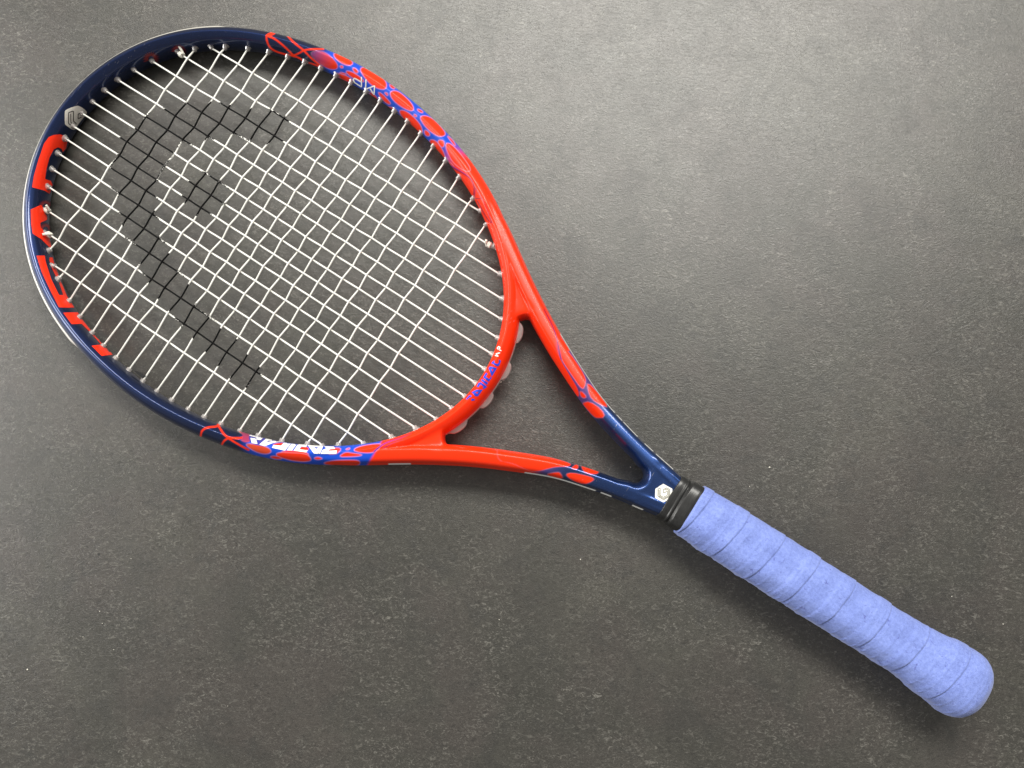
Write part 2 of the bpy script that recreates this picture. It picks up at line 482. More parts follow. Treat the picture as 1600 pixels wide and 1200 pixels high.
# orient each closed shell outward
bmesh.ops.recalc_face_normals(bm, faces=bm.faces[:]); bm.to_mesh(src.data); bm.free()
rm = src.modifiers.new('r', 'REMESH'); rm.mode = 'VOXEL'; rm.voxel_size = 0.00052; rm.adaptivity = 0
sm = src.modifiers.new('s', 'SMOOTH'); sm.factor = 0.5; sm.iterations = 3
dg = bpy.context.evaluated_depsgraph_get()
fme = bpy.data.meshes.new_from_object(src.evaluated_get(dg)); fme.name = 'frame'
bpy.data.objects.remove(src)
def fair(me):
    # relax the joints where shafts, bridge and throat run together
    n = len(me.vertices); c = np.zeros(n * 3, np.float32); me.vertices.foreach_get('co', c); c = c.reshape(-1, 3).astype(float)
    e = np.zeros(len(me.edges) * 2, np.int32); me.edges.foreach_get('vertices', e); e = e.reshape(-1, 2)
    x, y, z = c.T / MM
    w1 = np.clip(1 - np.hypot((x - 46) / 9, y / 9.5), 0, 0.3) * 1.0
    w2 = np.clip(1 - np.hypot((x + 71) / 11, (np.abs(y) - 46) / 9), 0, 0.4) * 1.6
    w3 = np.clip(1 - np.hypot((x + 140) / 24, (np.abs(y) - 103) / 12), 0, 0.4) * 1.2
    w = np.maximum(np.maximum(w1, w2), w3)
    act = np.where((w[e[:, 0]] > 0) | (w[e[:, 1]] > 0))[0]; e = e[act]
    deg = np.bincount(e.ravel(), minlength=n).astype(float); deg[deg == 0] = 1
    for _ in range(34):
        s_ = np.stack([np.bincount(e[:, 0], c[e[:, 1], k], n) + np.bincount(e[:, 1], c[e[:, 0], k], n) for k in range(3)], 1)
        a = s_ / deg[:, None]
        c = np.where(w[:, None] > 0, c + (a - c) * (0.6 * w)[:, None], c)
    me.vertices.foreach_set('co', c.astype(np.float32).ravel()); me.update()
fair(fme)
fme.polygons.foreach_set('use_smooth', [True] * len(fme.polygons))
frame = bpy.data.objects.new('frame', fme); COL.objects.link(frame); frame.parent = racket
if not fme.materials: fme.materials.append(M_PAINT)
nv = len(fme.vertices)
co = np.zeros(nv * 3, np.float32); fme.vertices.foreach_get('co', co)
VL = co.reshape(-1, 3).astype(float) / MM
nrm = np.zeros(nv * 3, np.float32); fme.vertices.foreach_get('normal', nrm); VN = nrm.reshape(-1, 3).astype(float)
VP = proj(VL)
print('frame verts', nv)

# ------------------------------------------------------------------ paint scheme of the frame (its own colours)
RED = np.array([0.84, 0.030, 0.003]); NAVY = np.array([0.018, 0.046, 0.155]); BLUE = np.array([0.008, 0.064, 0.52])
NAVYH = np.array([0.009, 0.021, 0.078]); PINK = np.array([0.80, 0.30, 0.42]); DKRED = np.array([0.36, 0.008, 0.022]); WHITE = np.array([0.8, 0.8, 0.78])
PURP = np.array([0.10, 0.035, 0.17])
col = np.tile(RED, (nv, 1)); navy = np.zeros(nv)
theta = np.arctan2(VL[:, 1], VL[:, 0] - CX)
def th_of(px, z=5):
    q = loc([px], z)[0]; return atan2(q[1], q[0] - CX)
def lerp(mask, c, m2=None):
    global col
    col = col * (1 - mask[:, None]) + np.asarray(c) * mask[:, None]
shaftx = VL[:, 0]
hoopm = (shaftx < -78).astype(float)
# upper side
t0, t1 = th_of((712, 262)), th_of((692, 232))
lerp(hoopm * sstep(t0, t1, theta) * (theta > 0), BLUE)
t0, t1 = th_of((520, 96)), th_of((493, 86))
mN = hoopm * sstep(t0, t1, theta) * (theta > 0); lerp(mN, NAVYH); navy = np.maximum(navy, mN)
# lower side
t0, t1 = th_of((597, 716)), th_of((588, 716))
sl = (VP[:, 0] - 579 - (718 - VP[:, 1]) * 0.60)
lerp(hoopm * sstep(3, -3, sl) * (theta < 0), BLUE)
t0, t1 = th_of((400, 700)), th_of((372, 690))
mN = hoopm * sstep(t0, t1, theta) * (theta < 0); lerp(mN, NAVYH); navy = np.maximum(navy, mN)
# shafts
isS = (shaftx > -60) & ~((np.abs(VL[:, 1]) < 44) & (shaftx < -60))
mS = np.where(VL[:, 1] > 0, sstep(-46, -34, shaftx), sstep(-16, -8, shaftx)) * isS
lerp(mS, NAVY); navy = np.maximum(navy, sstep(-10, 6, shaftx) * isS)
purp = mS * sstep(8, -20, shaftx); lerp(purp * 0.8, PURP)

def near(pts, pad):
    a = np.array(pts); lo, hi = a.min(0) - pad, a.max(0) + pad
    return np.where((VP[:, 0] > lo[0]) & (VP[:, 0] < hi[0]) & (VP[:, 1] > lo[1]) & (VP[:, 1] < hi[1]))[0]
def cell(pts, c=RED, outline=0.55, k=2, c2=None, grad=None, soft=0.75):
    p = chaikin(pts, k); idx = near(p, 3)
    if not len(idx): return
    d = sdpoly(VP[idx], p)
    a = sstep(soft, -soft, d)[:, None]
    cc = np.tile(np.asarray(c), (len(idx), 1))
    if c2 is not None:
        g = np.array(grad, float); e = g[1] - g[0]
        t = np.clip(((VP[idx] - g[0]) @ e) / (e @ e), 0, 1)[:, None]
        cc = cc * (1 - t) + np.asarray(c2) * t
    col[idx] = col[idx] * (1 - a) + cc * a
    navy[idx] = navy[idx] * (1 - a[:, 0])
    if outline:
        ol = (outline * np.clip(1 - np.abs(d - 0.6) / 1.1, 0, 1))[:, None]
        col[idx] = col[idx] * (1 - ol) + PINK * ol
def stroke(pts, wpx, c=RED, k=2, c2=None):
    p = chaikin(pts, k, False); idx = near(p, 4)
    d = sdline(VP[idx], p) - wpx / 2
    a = sstep(0.7, -0.7, d)[:, None]
    cc = np.tile(np.asarray(c), (len(idx), 1))
    if c2 is not None:
        g0, g1 = np.array(pts[0]), np.array(pts[-1]); e = g1 - g0
        t = np.clip(((VP[idx] - g0) @ e) / (e @ e), 0, 1)[:, None]; cc = cc * (1 - t) + np.asarray(c2) * t
    col[idx] = col[idx] * (1 - a) + cc * a
    navy[idx] = navy[idx] * (1 - a[:, 0])

S = 16 / 3
zA, zB, zC = Z(300, 20, S), Z(540, 90, S), Z(640, 260, S)
zD, zE, zF, zG, zH = Z(180, 550, S), Z(440, 550, S), Z(640, 480, S), Z(820, 560, S), Z(800, 660, S)
# top of the hoop, red mesh lines over navy
for pts in ([(668,166),(625,182),(618,215),(640,280),(680,315),(750,340),(830,358),(880,345),(930,312)],
            [(622,190),(690,215),(770,280),(840,350)], [(795,190),(850,250),(930,312)],
            [(930,312),(1000,302),(1095,302)], [(830,358),(890,372),(930,405),(1000,425),(1080,452)],
            [(930,312),(960,345),(1000,385),(1060,432)]):
    stroke(zA(pts), 3.0)
cell(zA([(640,165),(700,165),(690,180),(640,200),(620,195)]), outline=0)
cell(zA([(975,332),(1060,315),(1130,340),(1210,420),(1215,468),(1150,472),(1060,425)]), c=PURP, c2=RED * 0.8, grad=zA([(980,335),(1180,440)]), outline=0.35)
# top of the hoop, red cells over blue
for pts in ([(1180,335),(1240,345),(1310,380),(1345,420),(1310,442),(1240,418),(1190,372)],
            [(1335,460),(1365,462),(1388,498),(1360,502)], [(1235,440),(1258,445),(1255,460),(1238,456)],
            [(1275,484),(1330,490),(1400,535),(1440,575),(1400,572),(1320,530)],
            [(1185,498),(1280,520),(1345,565),(1320,585),(1230,545)], [(1235,495),(1285,508),(1280,516),(1238,505)]):
    cell(zA(pts))
for pts in ([(118,92),(160,78),(260,125),(338,200),(340,255),(300,268),(220,235),(150,155)],
            [(365,216),(412,248),(405,262),(375,248)], [(368,292),(400,274),(450,288),(540,368),(572,430),(540,447),(450,402),(385,342)],
            [(265,282),(310,308),(382,385),(352,388),(306,350)], [(322,288),(352,298),(348,322)],
            [(438,442),(490,440),(560,488),(632,570),(642,642),(580,612),(500,532)],
            [(598,424),(642,446),(642,462),(605,446)], [(618,490),(670,483),(740,518),(832,622),(824,652),(770,658),(690,602),(640,542)],
            [(655,600),(692,620),(704,652),(665,652)], [(688,690),(740,684),(792,740),(832,830),(822,852),(758,790)],
            [(762,690),(816,688),(824,732),(800,752)], [(833,732),(850,708),(900,738),(985,840),(1050,940),(1000,950),(900,880),(850,790)],
            [(848,648),(905,700),(918,745),(860,672)], [(848,858),(905,908),(890,918)],
            [(185,278),(240,308),(272,352),(230,336)], [(338,404),(400,420),(432,452),(400,455)], [(570,470),(592,482),(588,494),(572,488)]):
    cell(zB(pts))
for pts in ([(880,905),(960,950),(1050,1010),(1080,1100),(1070,1180)],): stroke(zB(pts), 2.6, c=(0.25, 0.03, 0.30), c2=DKRED)
for pts in ([(300,-20),(420,45),(500,95),(540,150),(532,235)], [(530,150),(620,290),(690,470)], [(530,265),(600,270)],
            [(565,290),(640,430),(692,488),(650,375)]):
    stroke(zC(pts), 2.0, c=DKRED)
# bottom of the hoop
for pts in ([(712,700),(722,652),(770,626),(850,622),(872,596)], [(855,605),(900,680),(940,717),(1030,717)],
            [(888,772),(908,738),(940,718)], [(940,717),(990,748),(1060,790),(1110,815)], [(1030,650),(1078,690),(1062,716),(1000,720)]):
    stroke(zD(pts), 3.2)
cell(zD([(1030,650),(1120,680),(1160,720),(1100,760),(1040,740),(1070,700)]), c=(0.30, 0.03, 0.09), outline=0)
cell(zD([(1075,765),(1160,768),(1262,790),(1308,830),(1255,853),(1160,828)]), c=RED * 0.75 + np.array([0, .04, .02]))
cell(zD([(1365,845),(1420,820),(1600,830),(1615,880),(1600,915),(1500,905),(1410,880)]))
cell(zE([(-40,838),(60,842),(205,848),(248,890),(232,912),(100,908),(0,880),(-40,870)]))
cell(zD([(1285,872),(1340,866),(1400,890),(1330,892)]))
for pts in ([(268,886),(300,874),(345,888),(300,898)], [(478,872),(530,834),(600,845),(675,856),(640,868),(540,872)],
            [(588,822),(650,785),(815,762),(828,780),(785,832),(700,842)], [(330,930),(420,906),(560,900),(655,905),(645,950),(480,950)],
            [(420,800),(500,800),(470,840),(440,850),(380,850)], [(530,812),(570,798),(560,812)]):
    cell(zE(pts))
zW = Z(370, 660, 8.889)
for pts in ([(500,318),(520,296),(660,278),(618,328)], [(890,338),(1000,345),(990,392),(868,378)], [(1262,398),(1290,374),(1400,366),(1400,392)]):
    cell(zW(pts), outline=0.15, k=1)
for pts in ([(160,150),(420,200),(620,250),(560,275),(480,265),(400,340),(300,320),(180,290)],):
    cell(zW(pts), c=BLUE * 0.45 + PURP * 0.4, outline=0)
stroke(zE([(770,830),(840,770),(900,745),(1000,715),(1090,675)]), 2.4, c=(0.06, 0.03, 0.30), c2=RED * 0.8)
stroke(zE([(850,800),(940,750),(1060,720)]), 1.6, c=(0.30, 0.02, 0.12), c2=RED * 0.9)
# upper shaft
cell(zF([(880,60),(1180,250),(1222,340),(1262,450),(1345,585),(1408,690),(1412,765),(1330,665),(1105,325),(930,120)]), outline=0)
cell(zF([(1232,325),(1300,330),(1470,580),(1462,650),(1440,692),(1350,562),(1268,442)]), outline=0.25)
cell(zF([(1250,235),(1350,370),(1300,360),(1240,320),(1180,240)]), outline=0)
stroke(zF([(1120,20),(1200,170),(1236,300),(1262,430)]), 2.2, c=DKRED, c2=PURP)
for pts in ([(458,272),(485,285),(514,322),(490,332),(465,312)], [(522,195),(620,300),(700,410),(640,388),(560,342),(528,270)],
            [(478,372),(540,358),(640,428),(668,490),(600,498),(570,482),(500,402)]):
    cell(zG(pts), outline=0.3, k=1)
# lower shaft
cell(zH([(-120,180),(-20,225),(150,245),(350,296),(497,342),(480,366),(390,368),(330,376),(240,402),(170,408),(100,384),(0,335),(-120,320)]), outline=0.2)
cell(zH([(-120,315),(0,345),(90,392),(170,425),(60,425),(-120,390)]), outline=0)
for pts in ([(498,378),(530,348),(556,358),(548,387),(515,388)], [(573,352),(640,374),(722,395),(726,416),(702,432),(640,426),(590,402)],
            [(275,432),(380,414),(406,424),(428,474),(350,458)], [(448,430),(500,418),(640,448),(688,470),(660,497),(600,517),(520,492),(470,462)]):
    cell(zH(pts), outline=0.3, k=1)
# white pinstripe dashes on the outside of the shafts and a blue line on the inner edge
def axx(px): return loc([px], 0)[0][0]
ny_out = VN[:, 1] * np.sign(VL[:, 1])
side = (ny_out > 0.45)
for (a, b, sg) in [((820,738),(931,766),-1), ((939,769),(955,775),-1), ((988,788),(1004,797),-1),
                   ((947,634),(959,647),1), ((962,651),(970,659),1), ((972,662),(994,685),1), ((1005,695),(1019,708),1), ((1023,712),(1051,734),1),
                   ((874,525),(947,634),1), ((610,722),(644,723),-1)]:
    x0, x1 = sorted((axx(a), axx(b)))
    mk = side & (np.sign(VL[:, 1]) == sg) & (VL[:, 0] > x0) & (VL[:, 0] < x1) & (np.abs(VL[:, 2] - 1.7) < 1.5)
    col[mk] = WHITE * (1.0 if a != (874,525) else 0.8); navy[mk] = 0
mk = (ny_out < -0.5) & (VL[:, 1] > 0) & (VL[:, 0] > -25) & (VL[:, 0] < 31) & (np.abs(VL[:, 2] + 2.6) < 1.2)
col[mk] = BLUE * 0.6; navy[mk] = 0
pa = fme.color_attributes.new('paint', 'FLOAT_COLOR', 'POINT')
pa.data.foreach_set('color', np.c_[col, np.ones(nv)].astype(np.float32).ravel())
fa = fme.attributes.new('flake', 'FLOAT', 'POINT'); fa.data.foreach_set('value', navy.astype(np.float32))

# ------------------------------------------------------------------ print and badges laid on the frame surface
bvh = BVHTree.FromPolygons([tuple(v) for v in VL], [tuple(p.vertices) for p in fme.polygons])
cpos = Vector(CAMPOS)
def cast(px, off):
    ds = rays(px); out = []; last = None
    for d in ds:
        h, nr, i, t = bvh.ray_cast(cpos, Vector(d).normalized())
        out.append(None if h is None else (np.array(h) + np.array(nr) * off))
    return out
def decal_data(poly, off, holes, step, k):
    poly = chaikin(poly, k) if k else np.array(poly, float)
    pts, cons = [], []
    for lp in [poly] + [np.array(h, float) for h in holes]:
        lp = resample(lp, step=step, closed=True); o0 = len(pts)
        pts += [tuple(p) for p in lp]
        cons += [(o0 + i, o0 + (i + 1) % len(lp)) for i in range(len(lp))]
    lo, hi = poly.min(0), poly.max(0)
    g = np.array([(x, y) for x in np.arange(lo[0], hi[0], step) for y in np.arange(lo[1], hi[1], step)])
    if len(g):
        keep = sdpoly(g, poly) < -0.5 * step
        for h in holes: keep &= sdpoly(g, h) > 0.5 * step
        pts += [tuple(p) for p in g[keep]]
    v2, _, tri, *_ = delaunay_2d_cdt([Vector(p) for p in pts], cons, [], 0, 1e-4)
    v2 = np.array([tuple(v) for v in v2])
    P3 = cast(v2, off)
    cen = np.array([v2[list(t)].mean(0) for t in tri])
    ok = sdpoly(cen, poly) <= 0
    for h in holes: ok &= sdpoly(cen, h) >= 0
    fs = []
    for t, good in zip(tri, ok):
        if not good or any(P3[i] is None for i in t): continue
        q = [P3[i] for i in t]
        if max(np.linalg.norm(q[0] - q[1]), np.linalg.norm(q[1] - q[2]), np.linalg.norm(q[2] - q[0])) > 5: continue
        fs.append(tuple(t))
    used = sorted({i for f in fs for i in f}); mp = {i: j for j, i in enumerate(used)}
    return [P3[i] * MM for i in used], [tuple(mp[i] for i in f) for f in fs]
def decal(name, poly, mat, parent, off=0.10, holes=(), step=1.6, k=0, extra=()):
    V, F = decal_data(poly, off, holes, step, k)
    for p in extra:
        v, f = decal_data(p, off, (), step, k)
        F += [tuple(i + len(V) for i in t) for t in f]; V += v
    return link_mesh(name, V, F, mat, parent)
def ribbon(line, wpx):
    p = resample(np.array(line, float), step=1.0)
    nn = normals2(p, False)
    return np.concatenate([p + nn * wpx / 2, (p - nn * wpx / 2)[::-1]])

z20a, z20b = Z(20, 200, S), Z(20, 380, S)
decal('letter', z20a([(300,75),(340,58),(395,52),(435,70),(454,110),(442,170),(416,200),(405,172),(375,160),(340,178),(305,245),(280,340),(268,425),(315,440),(330,470),(307,550),(265,522),(160,494),(175,400),(212,270),(260,130)]), M_RED, frame)
decal('letter', z20a([(148,680),(235,640),(250,660),(262,700),(285,735),(285,765),(228,790),(232,830),(262,860),(300,900),(322,992),(305,995),(235,925),(165,880),(152,800)]), M_RED, frame)
decal('letter', z20b([(197,105),(265,103),(275,160),(320,300),(385,432),(420,432),(385,330),(330,220),(302,140),(305,118),(330,118),(345,170),(400,320),(450,440),(490,500),(512,537),(470,538),(385,535),(320,410),(240,240)]), M_RED, frame)
decal('letter', z20b([(420,580),(540,575),(565,620),(620,690),(700,790),(760,840),(832,930),(740,940),(655,855),(735,845),(640,740),(572,672),(490,675)]), M_RED, frame)
zW = Z(370, 660, 8.889)
zR = Z(380 * 8.889 - 370 * 8.889, 675 * 8.889 - 660 * 8.889, 3.0)
LW = [zR([(235,155),(330,100),(860,225),(720,345),(545,320),(560,250),(520,235)]),
      zR([(950,280),(1600,410),(1230,470),(900,595),(670,530)]), [(590,265),(757,290),(670,392),(488,352),(510,315),(615,325),(655,284)],
      [(767,290),(838,300),(765,392),(693,386)], [(850,303),(982,320),(960,347),(895,337),(870,375),(988,390),(965,417),(790,392)],
      [(985,320),(1202,330),(1155,437),(1072,432)],
      [(1210,335),(1350,338),(1367,370),(1292,375),(1265,396),(1392,390),(1386,437),(1163,437),(1195,383),(1245,362)]]
HW = {1: [zR([(960,440),(1060,365),(1220,385)])], 5: [[(1070,345),(1132,350),(1107,372)]]}
for i, p in enumerate(LW): decal('letter', zW(p), M_WHITE, frame, step=1.2, off=0.14, holes=[zW(h) for h in HW.get(i, [])], extra=[zW(zR([(300,245),(530,285),(600,500),(360,465)]))] if i == 0 else [])
zY = Z(715, 535, 12)
zq = Z((722 - 715) * 12, (600 - 535) * 12, 40 / 12)
LB = [zq([(240,960),(440,720),(520,690),(600,730),(590,800),(480,830),(380,940),(280,1000)]),
      [(265,935),(355,885),(470,885),(380,1010),(330,1010)], [(360,835),(390,765),(437,745),(552,830),(490,876),(470,860),(484,830),(430,790),(395,840)],
      [(465,685),(572,757),(545,797),(440,715)], [(480,660),(535,565),(567,590),(530,640),(590,690),(620,640),(642,655),(585,737)],
      [(582,485),(610,448),(737,480),(640,642)], [(633,390),(665,350),(697,345),(690,385),(745,405),(775,375),(770,315),(812,345),(780,432),(745,452)]]
HB = {1: [[(330,935),(392,918),(370,967)]], 5: [[(632,498),(677,498),(650,552)]]}
for i, p in enumerate(LB): decal('letter', zY(p), M_BLUE, frame, step=1.0, off=0.14, holes=[zY(h) for h in HB.get(i, [])], extra=[zY(zq([(560,960),(640,910),(760,920),(810,980),(740,1030),(580,1040)]))] if i == 0 else [])
for ln in ([(702,246),(762,262),(722,215),(795,195)], [(820,160),(742,112),(772,75),(797,95),(778,142)]):
    decal('letter', ribbon(zY(ln), 1.5), M_WHITE, frame, step=0.8, off=0.14)
zM = Z(530, 100, 20)
decal('letter', ribbon(zM([(700,400),(700,715),(600,650),(480,570),(440,480),(480,440),(560,480),(690,560)]), 1.9), M_WHITE, frame, step=1.0, off=0.14)
decal('letter', ribbon(zM([(840,480),(828,780),(1110,680),(1090,960),(970,760)]), 1.9), M_WHITE, frame, step=1.0, off=0.14)
# printed sunbursts round a few grommets
for (cx, cy, r0, r1, a0, a1) in [(236, 92, 4.5, 14, 2.6, 6.9), (279, 80, 4.5, 13, 3.0, 6.9), (71, 322, 4, 12, 3.2, 6.6), (71, 358, 4, 12, 3.0, 6.4)]:
    pts = []
    nsp = 15
    for i in range(nsp + 1):
        a = a0 + (a1 - a0) * i / nsp
        pts.append((cx + cos(a) * r1 * 0.62, cy + sin(a) * r1 * 0.55)); a += (a1 - a0) / nsp / 2
        pts.append((cx + cos(a) * r1, cy + sin(a) * r1 * 0.85))
    for i in range(nsp + 1):
        a = a1 - (a1 - a0) * i / nsp; pts.append((cx + cos(a) * r0, cy + sin(a) * r0))
    decal('printed_mark', pts, M_MARK, frame, step=1.0, off=0.08)
# hexagonal badges
zh = Z(90, 150, 20)
badge = decal('badge', zh([(220,500),(250,430),(580,300),(690,310),(910,470),(905,560),(830,640),(640,880),(600,960),(500,1085),(240,905),(220,850)]), M_BADGE, racket, off=0.16, step=1.2, k=1)
for ln in ([(430,920),(335,860),(335,530),(350,515),(460,470),(490,472),(485,780),(580,860)], [(405,550),(405,820),(440,850)], [(740,510),(635,560),(630,710),(740,650)]):
    decal('emblem_line', ribbon(zh(ln), 1.3), M_LINEK, badge, off=0.26, step=0.8)
zt = Z(1010, 735, 11.43)
badge2 = decal('badge', zt([(300,238),(462,328),(457,492),(300,572),(153,492),(158,328)]), M_BADGEW, racket, off=0.16, step=1.4)
for ln in ([(245,310),(205,335),(203,460),(303,525),(412,462),(418,345),(360,308),(298,345),(305,402),(345,387),(360,360),(377,375),(375,440),(303,480),(245,445),(245,310)],
           [(223,345),(225,455),(303,503),(395,455),(398,355),(355,332),(325,350)]):
    decal('emblem_line', ribbon(zt(ln), 0.95), M_LINE, badge2, off=0.26, step=0.8)

# ------------------------------------------------------------------ strings
BAND = np.array([(290,160),(254,169),(226,181),(211,200),(187,215),(183,240),(172,261),(175,293),(184,302),(186,333),(197,373),(208,378),(218,416),(229,442),(246,466),(268,490),(282,508),(301,530),(319,550),(339,570),(360,592),(383,609),(396,596),(409,586),(406,574),(387,554),(368,528),(344,513),(325,492),(306,476),(298,446),(278,422),(263,394),(260,380),(250,370),(248,340),(242,330),(246,310),(246,280),(258,260),(271,238),(282,222),(300,228),(326,216),(334,218),(364,210),(382,217),(388,220),(416,226),(442,223),(456,196),(448,182),(422,171),(393,170),(362,162),(342,161),(326,159)], float)
DOT = np.array([(320,268),(346,282),(357,294),(351,318),(330,335),(304,338),(288,318),(284,306),(294,282)], float)
def cross_pt(a, b, c, d):
    r, s = b - a, d - c
    den = r[0] * s[1] - r[1] * s[0]
    t = ((c - a)[0] * s[1] - (c - a)[1] * s[0]) / den
    u = ((c - a)[0] * r[1] - (c - a)[1] * r[0]) / den
    return t, u
RAD = 0.57
zz = {}
for i in range(16):
    for j in range(19):
        zz[i, j] = (-1) ** (i + j) * 0.52
def string_obj(name, a, b, knots):
    """knots: list of (t, z, lateral)"""
    d = b - a; L = np.linalg.norm(d); d = d / L; lat = np.array([-d[1], d[0]])
    ks = [(-5.0 / L, 0, 0)] + [(0.0, 0, 0)] + sorted(knots) + [(1.0, 0, 0), (1 + 5.0 / L, 0, 0)]
    ks = np.array(ks)
    s = np.unique(np.r_[np.arange(ks[0, 0] * L, ks[-1, 0] * L, 1.6), ks[:, 0] * L])
    # smooth cosine interpolation between knots
    ki = np.clip(np.searchsorted(ks[:, 0] * L, s, 'right') - 1, 0, len(ks) - 2)
    u = (s - ks[ki, 0] * L) / np.maximum((ks[ki + 1, 0] - ks[ki, 0]) * L, 1e-6)
    wz = 0.5 - 0.5 * np.cos(np.clip(u, 0, 1) * pi)
    z = ks[ki, 1] * (1 - wz) + ks[ki + 1, 1] * wz
    lt = ks[ki, 2] * (1 - u) + ks[ki + 1, 2] * u
    P = np.c_[a[0] + d[0] * s + lat[0] * lt, a[1] + d[1] * s + lat[1] * lt, z]
    V, F = tube(P, RAD, 8)
    o = link_mesh(name, V, F, M_STRING, racket)
    pp = proj(V / MM)
    sd = np.minimum(sdpoly(pp, BAND), sdpoly(pp, DOT))
    ink = 0.5 - np.clip(sd / 7.0, -1, 1) * 0.6
    at = o.data.attributes.new('ink', 'FLOAT', 'POINT'); at.data.foreach_set('value', ink.astype(np.float32))
    return o
TM = [[] for _ in range(16)]; TC = [[] for _ in range(19)]
for i in range(16):
    for j in range(19):
        t, u = cross_pt(mh[i], mt_[i], ct[j], cb[j])
        if 0.004 < t < 0.996 and 0.004 < u < 0.996:
            jit = random.gauss(0, 0.16)
            TM[i].append((t, zz[i, j], random.gauss(0, 0.10)))
            TC[j].append((u, -zz[i, j], zz[i, j] * 0.5 + jit))
for i in range(16): string_obj('main_string', mh[i], mt_[i], TM[i])
for j in range(19): string_obj('cross_string', ct[j], cb[j], TC[j])

# ------------------------------------------------------------------ grommets: flared barrels where each string enters the frame
def revolve(prof, sides=14):
    V, F = [], []
    for x, r in prof:
        for k in range(sides):
            a = 2 * pi * k / sides; V.append((x * MM, r * cos(a) * MM, r * sin(a) * MM))
    n = len(prof)
    for i in range(n - 1):
        for k in range(sides):
            k2 = (k + 1) % sides
            F.append((i * sides + k, i * sides + k2, (i + 1) * sides + k2, (i + 1) * sides + k))
    F.append(tuple(reversed(range(sides)))); F.append(tuple(range((n - 1) * sides, n * sides)))
    return V, F
gv, gf = revolve([(3.2, 1.4), (2.4, 2.7), (1.7, 2.6), (1.3, 1.75), (-0.5, 1.5), (-0.85, 1.3), (-0.8, 0.7)])
g0 = None
for a, b in [(mh, mt_), (mt_, mh), (ct, cb), (cb, ct)]:
    for p, q in zip(a, b):
        ds = (p - q) / np.linalg.norm(p - q)
        k = np.argmin(np.hypot(*(inner - p).T)); nn = nin[k]
        ax = nn * 0.75 + ds * 0.25; ax /= np.linalg.norm(ax)
        if g0 is None:
            g = g0 = link_mesh('grommet', gv, gf, M_GROM, racket)
        else:
            g = g0.copy(); COL.objects.link(g)
        g.location = (p[0] * MM, p[1] * MM, 0); g.rotation_euler = (random.uniform(0, 3), 0, atan2(ax[1], ax[0]))
        g.scale = (1, random.uniform(0.92, 1.08), random.uniform(0.92, 1.08))

# tie-off knots
def knot(p, q, tail):
    d = (q - p) / np.linalg.norm(q - p); lat = np.array([-d[1], d[0]])
    ts = np.linspace(0, 1, 60)
    P = []
    for t in ts:
        a = t * 2 * pi * 2.2
        P.append(np.r_[p + d * (0.6 + 2.4 * t) + lat * 1.25 * cos(a), 1.3 * sin(a) + 0.3])
    for k in range(1, 9):
        e = P[59] * 0 + np.r_[p + d * 3.0 + lat * 1.2 + (np.array(tail) * k / 8), 1.2 + 0.35 * k]
        P.append(e)
    V, F = tube(P, 0.78, 8)
    link_mesh('knot', V, F, M_KNOT, racket)
knot(mh[1], mt_[1], (-3.4, 2.0)); knot(mh[13], mt_[13], (-1.5, 1.5)); knot(mh[14], mt_[14], (-2.6, -3.2)); knot(mt_[1], mh[1], (-1.0, 2.0))

# ------------------------------------------------------------------ bumper guard and throat strip
idx = np.where((hth < -2.02) | (hth > 2.35))[0]
order = np.argsort(np.where(hth[idx] > 0, hth[idx], hth[idx] + 2 * pi)); idx = idx[order]
bp, bn = hoop[idx], nin[idx]
nb = len(bp); pr = []
for i in range(nb):
    e = min(i, nb - 1 - i) / 12; k = float(sstep(0, 1, e))
    o = 4.6 + 1.55 * k
    c = chaikin([(3.5, 5.6), (o, 5.0), (o + 0.45, 2.2), (o - 0.3, 0.8), (o - 0.3, -0.8), (o + 0.45, -2.2), (o, -5.0), (3.5, -5.6)], 1)
    pr.append(c)
V, F = sweep(bp, bn, np.array(pr), False)
link_mesh('bumper_guard', V, F, M_BUMP, racket)

idx = np.where(np.abs(hth) < 0.285)[0]; idx = idx[np.argsort(hth[idx])]
bp, bn = hoop[idx], nin[idx]
ys = bp[:, 1]; nb = len(bp)
scal = [loc([p], 0)[0][1] for p in ((811, 528), (791, 583), (765, 627), (722, 664))]
pr = []
for i in range(nb):
    b = max(sqrt(max(0, 1 - ((ys[i] - y0) / 5.6) ** 2)) for y0 in scal)
    e = float(sstep(0, 1, min(i, nb - 1 - i) / 10))
    o = 5.1 + e * (0.9 + 2.7 * b)
    hz = 1.5 + 0.2 * b
    pr.append(chaikin([(3.0, hz), (o - 0.5, hz), (o, hz - 0.4), (o, -hz + 0.4), (o - 0.5, -hz), (3.0, -hz)], 1))
V, F = sweep(bp, bn, np.array(pr), False)
link_mesh('throat_strip', V, F, M_STRIP, racket)

# small solid wedge in plain black behind a grommet on the lower left of the hoop
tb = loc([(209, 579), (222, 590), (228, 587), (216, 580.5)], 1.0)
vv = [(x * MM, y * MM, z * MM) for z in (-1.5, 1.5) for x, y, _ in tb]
link_mesh('black_wedge', vv, [(3, 2, 1, 0), (4, 5, 6, 7), (0, 1, 5, 4), (1, 2, 6, 5), (2, 3, 7, 6), (3, 0, 4, 7)], M_BLACK, racket, smooth=False)

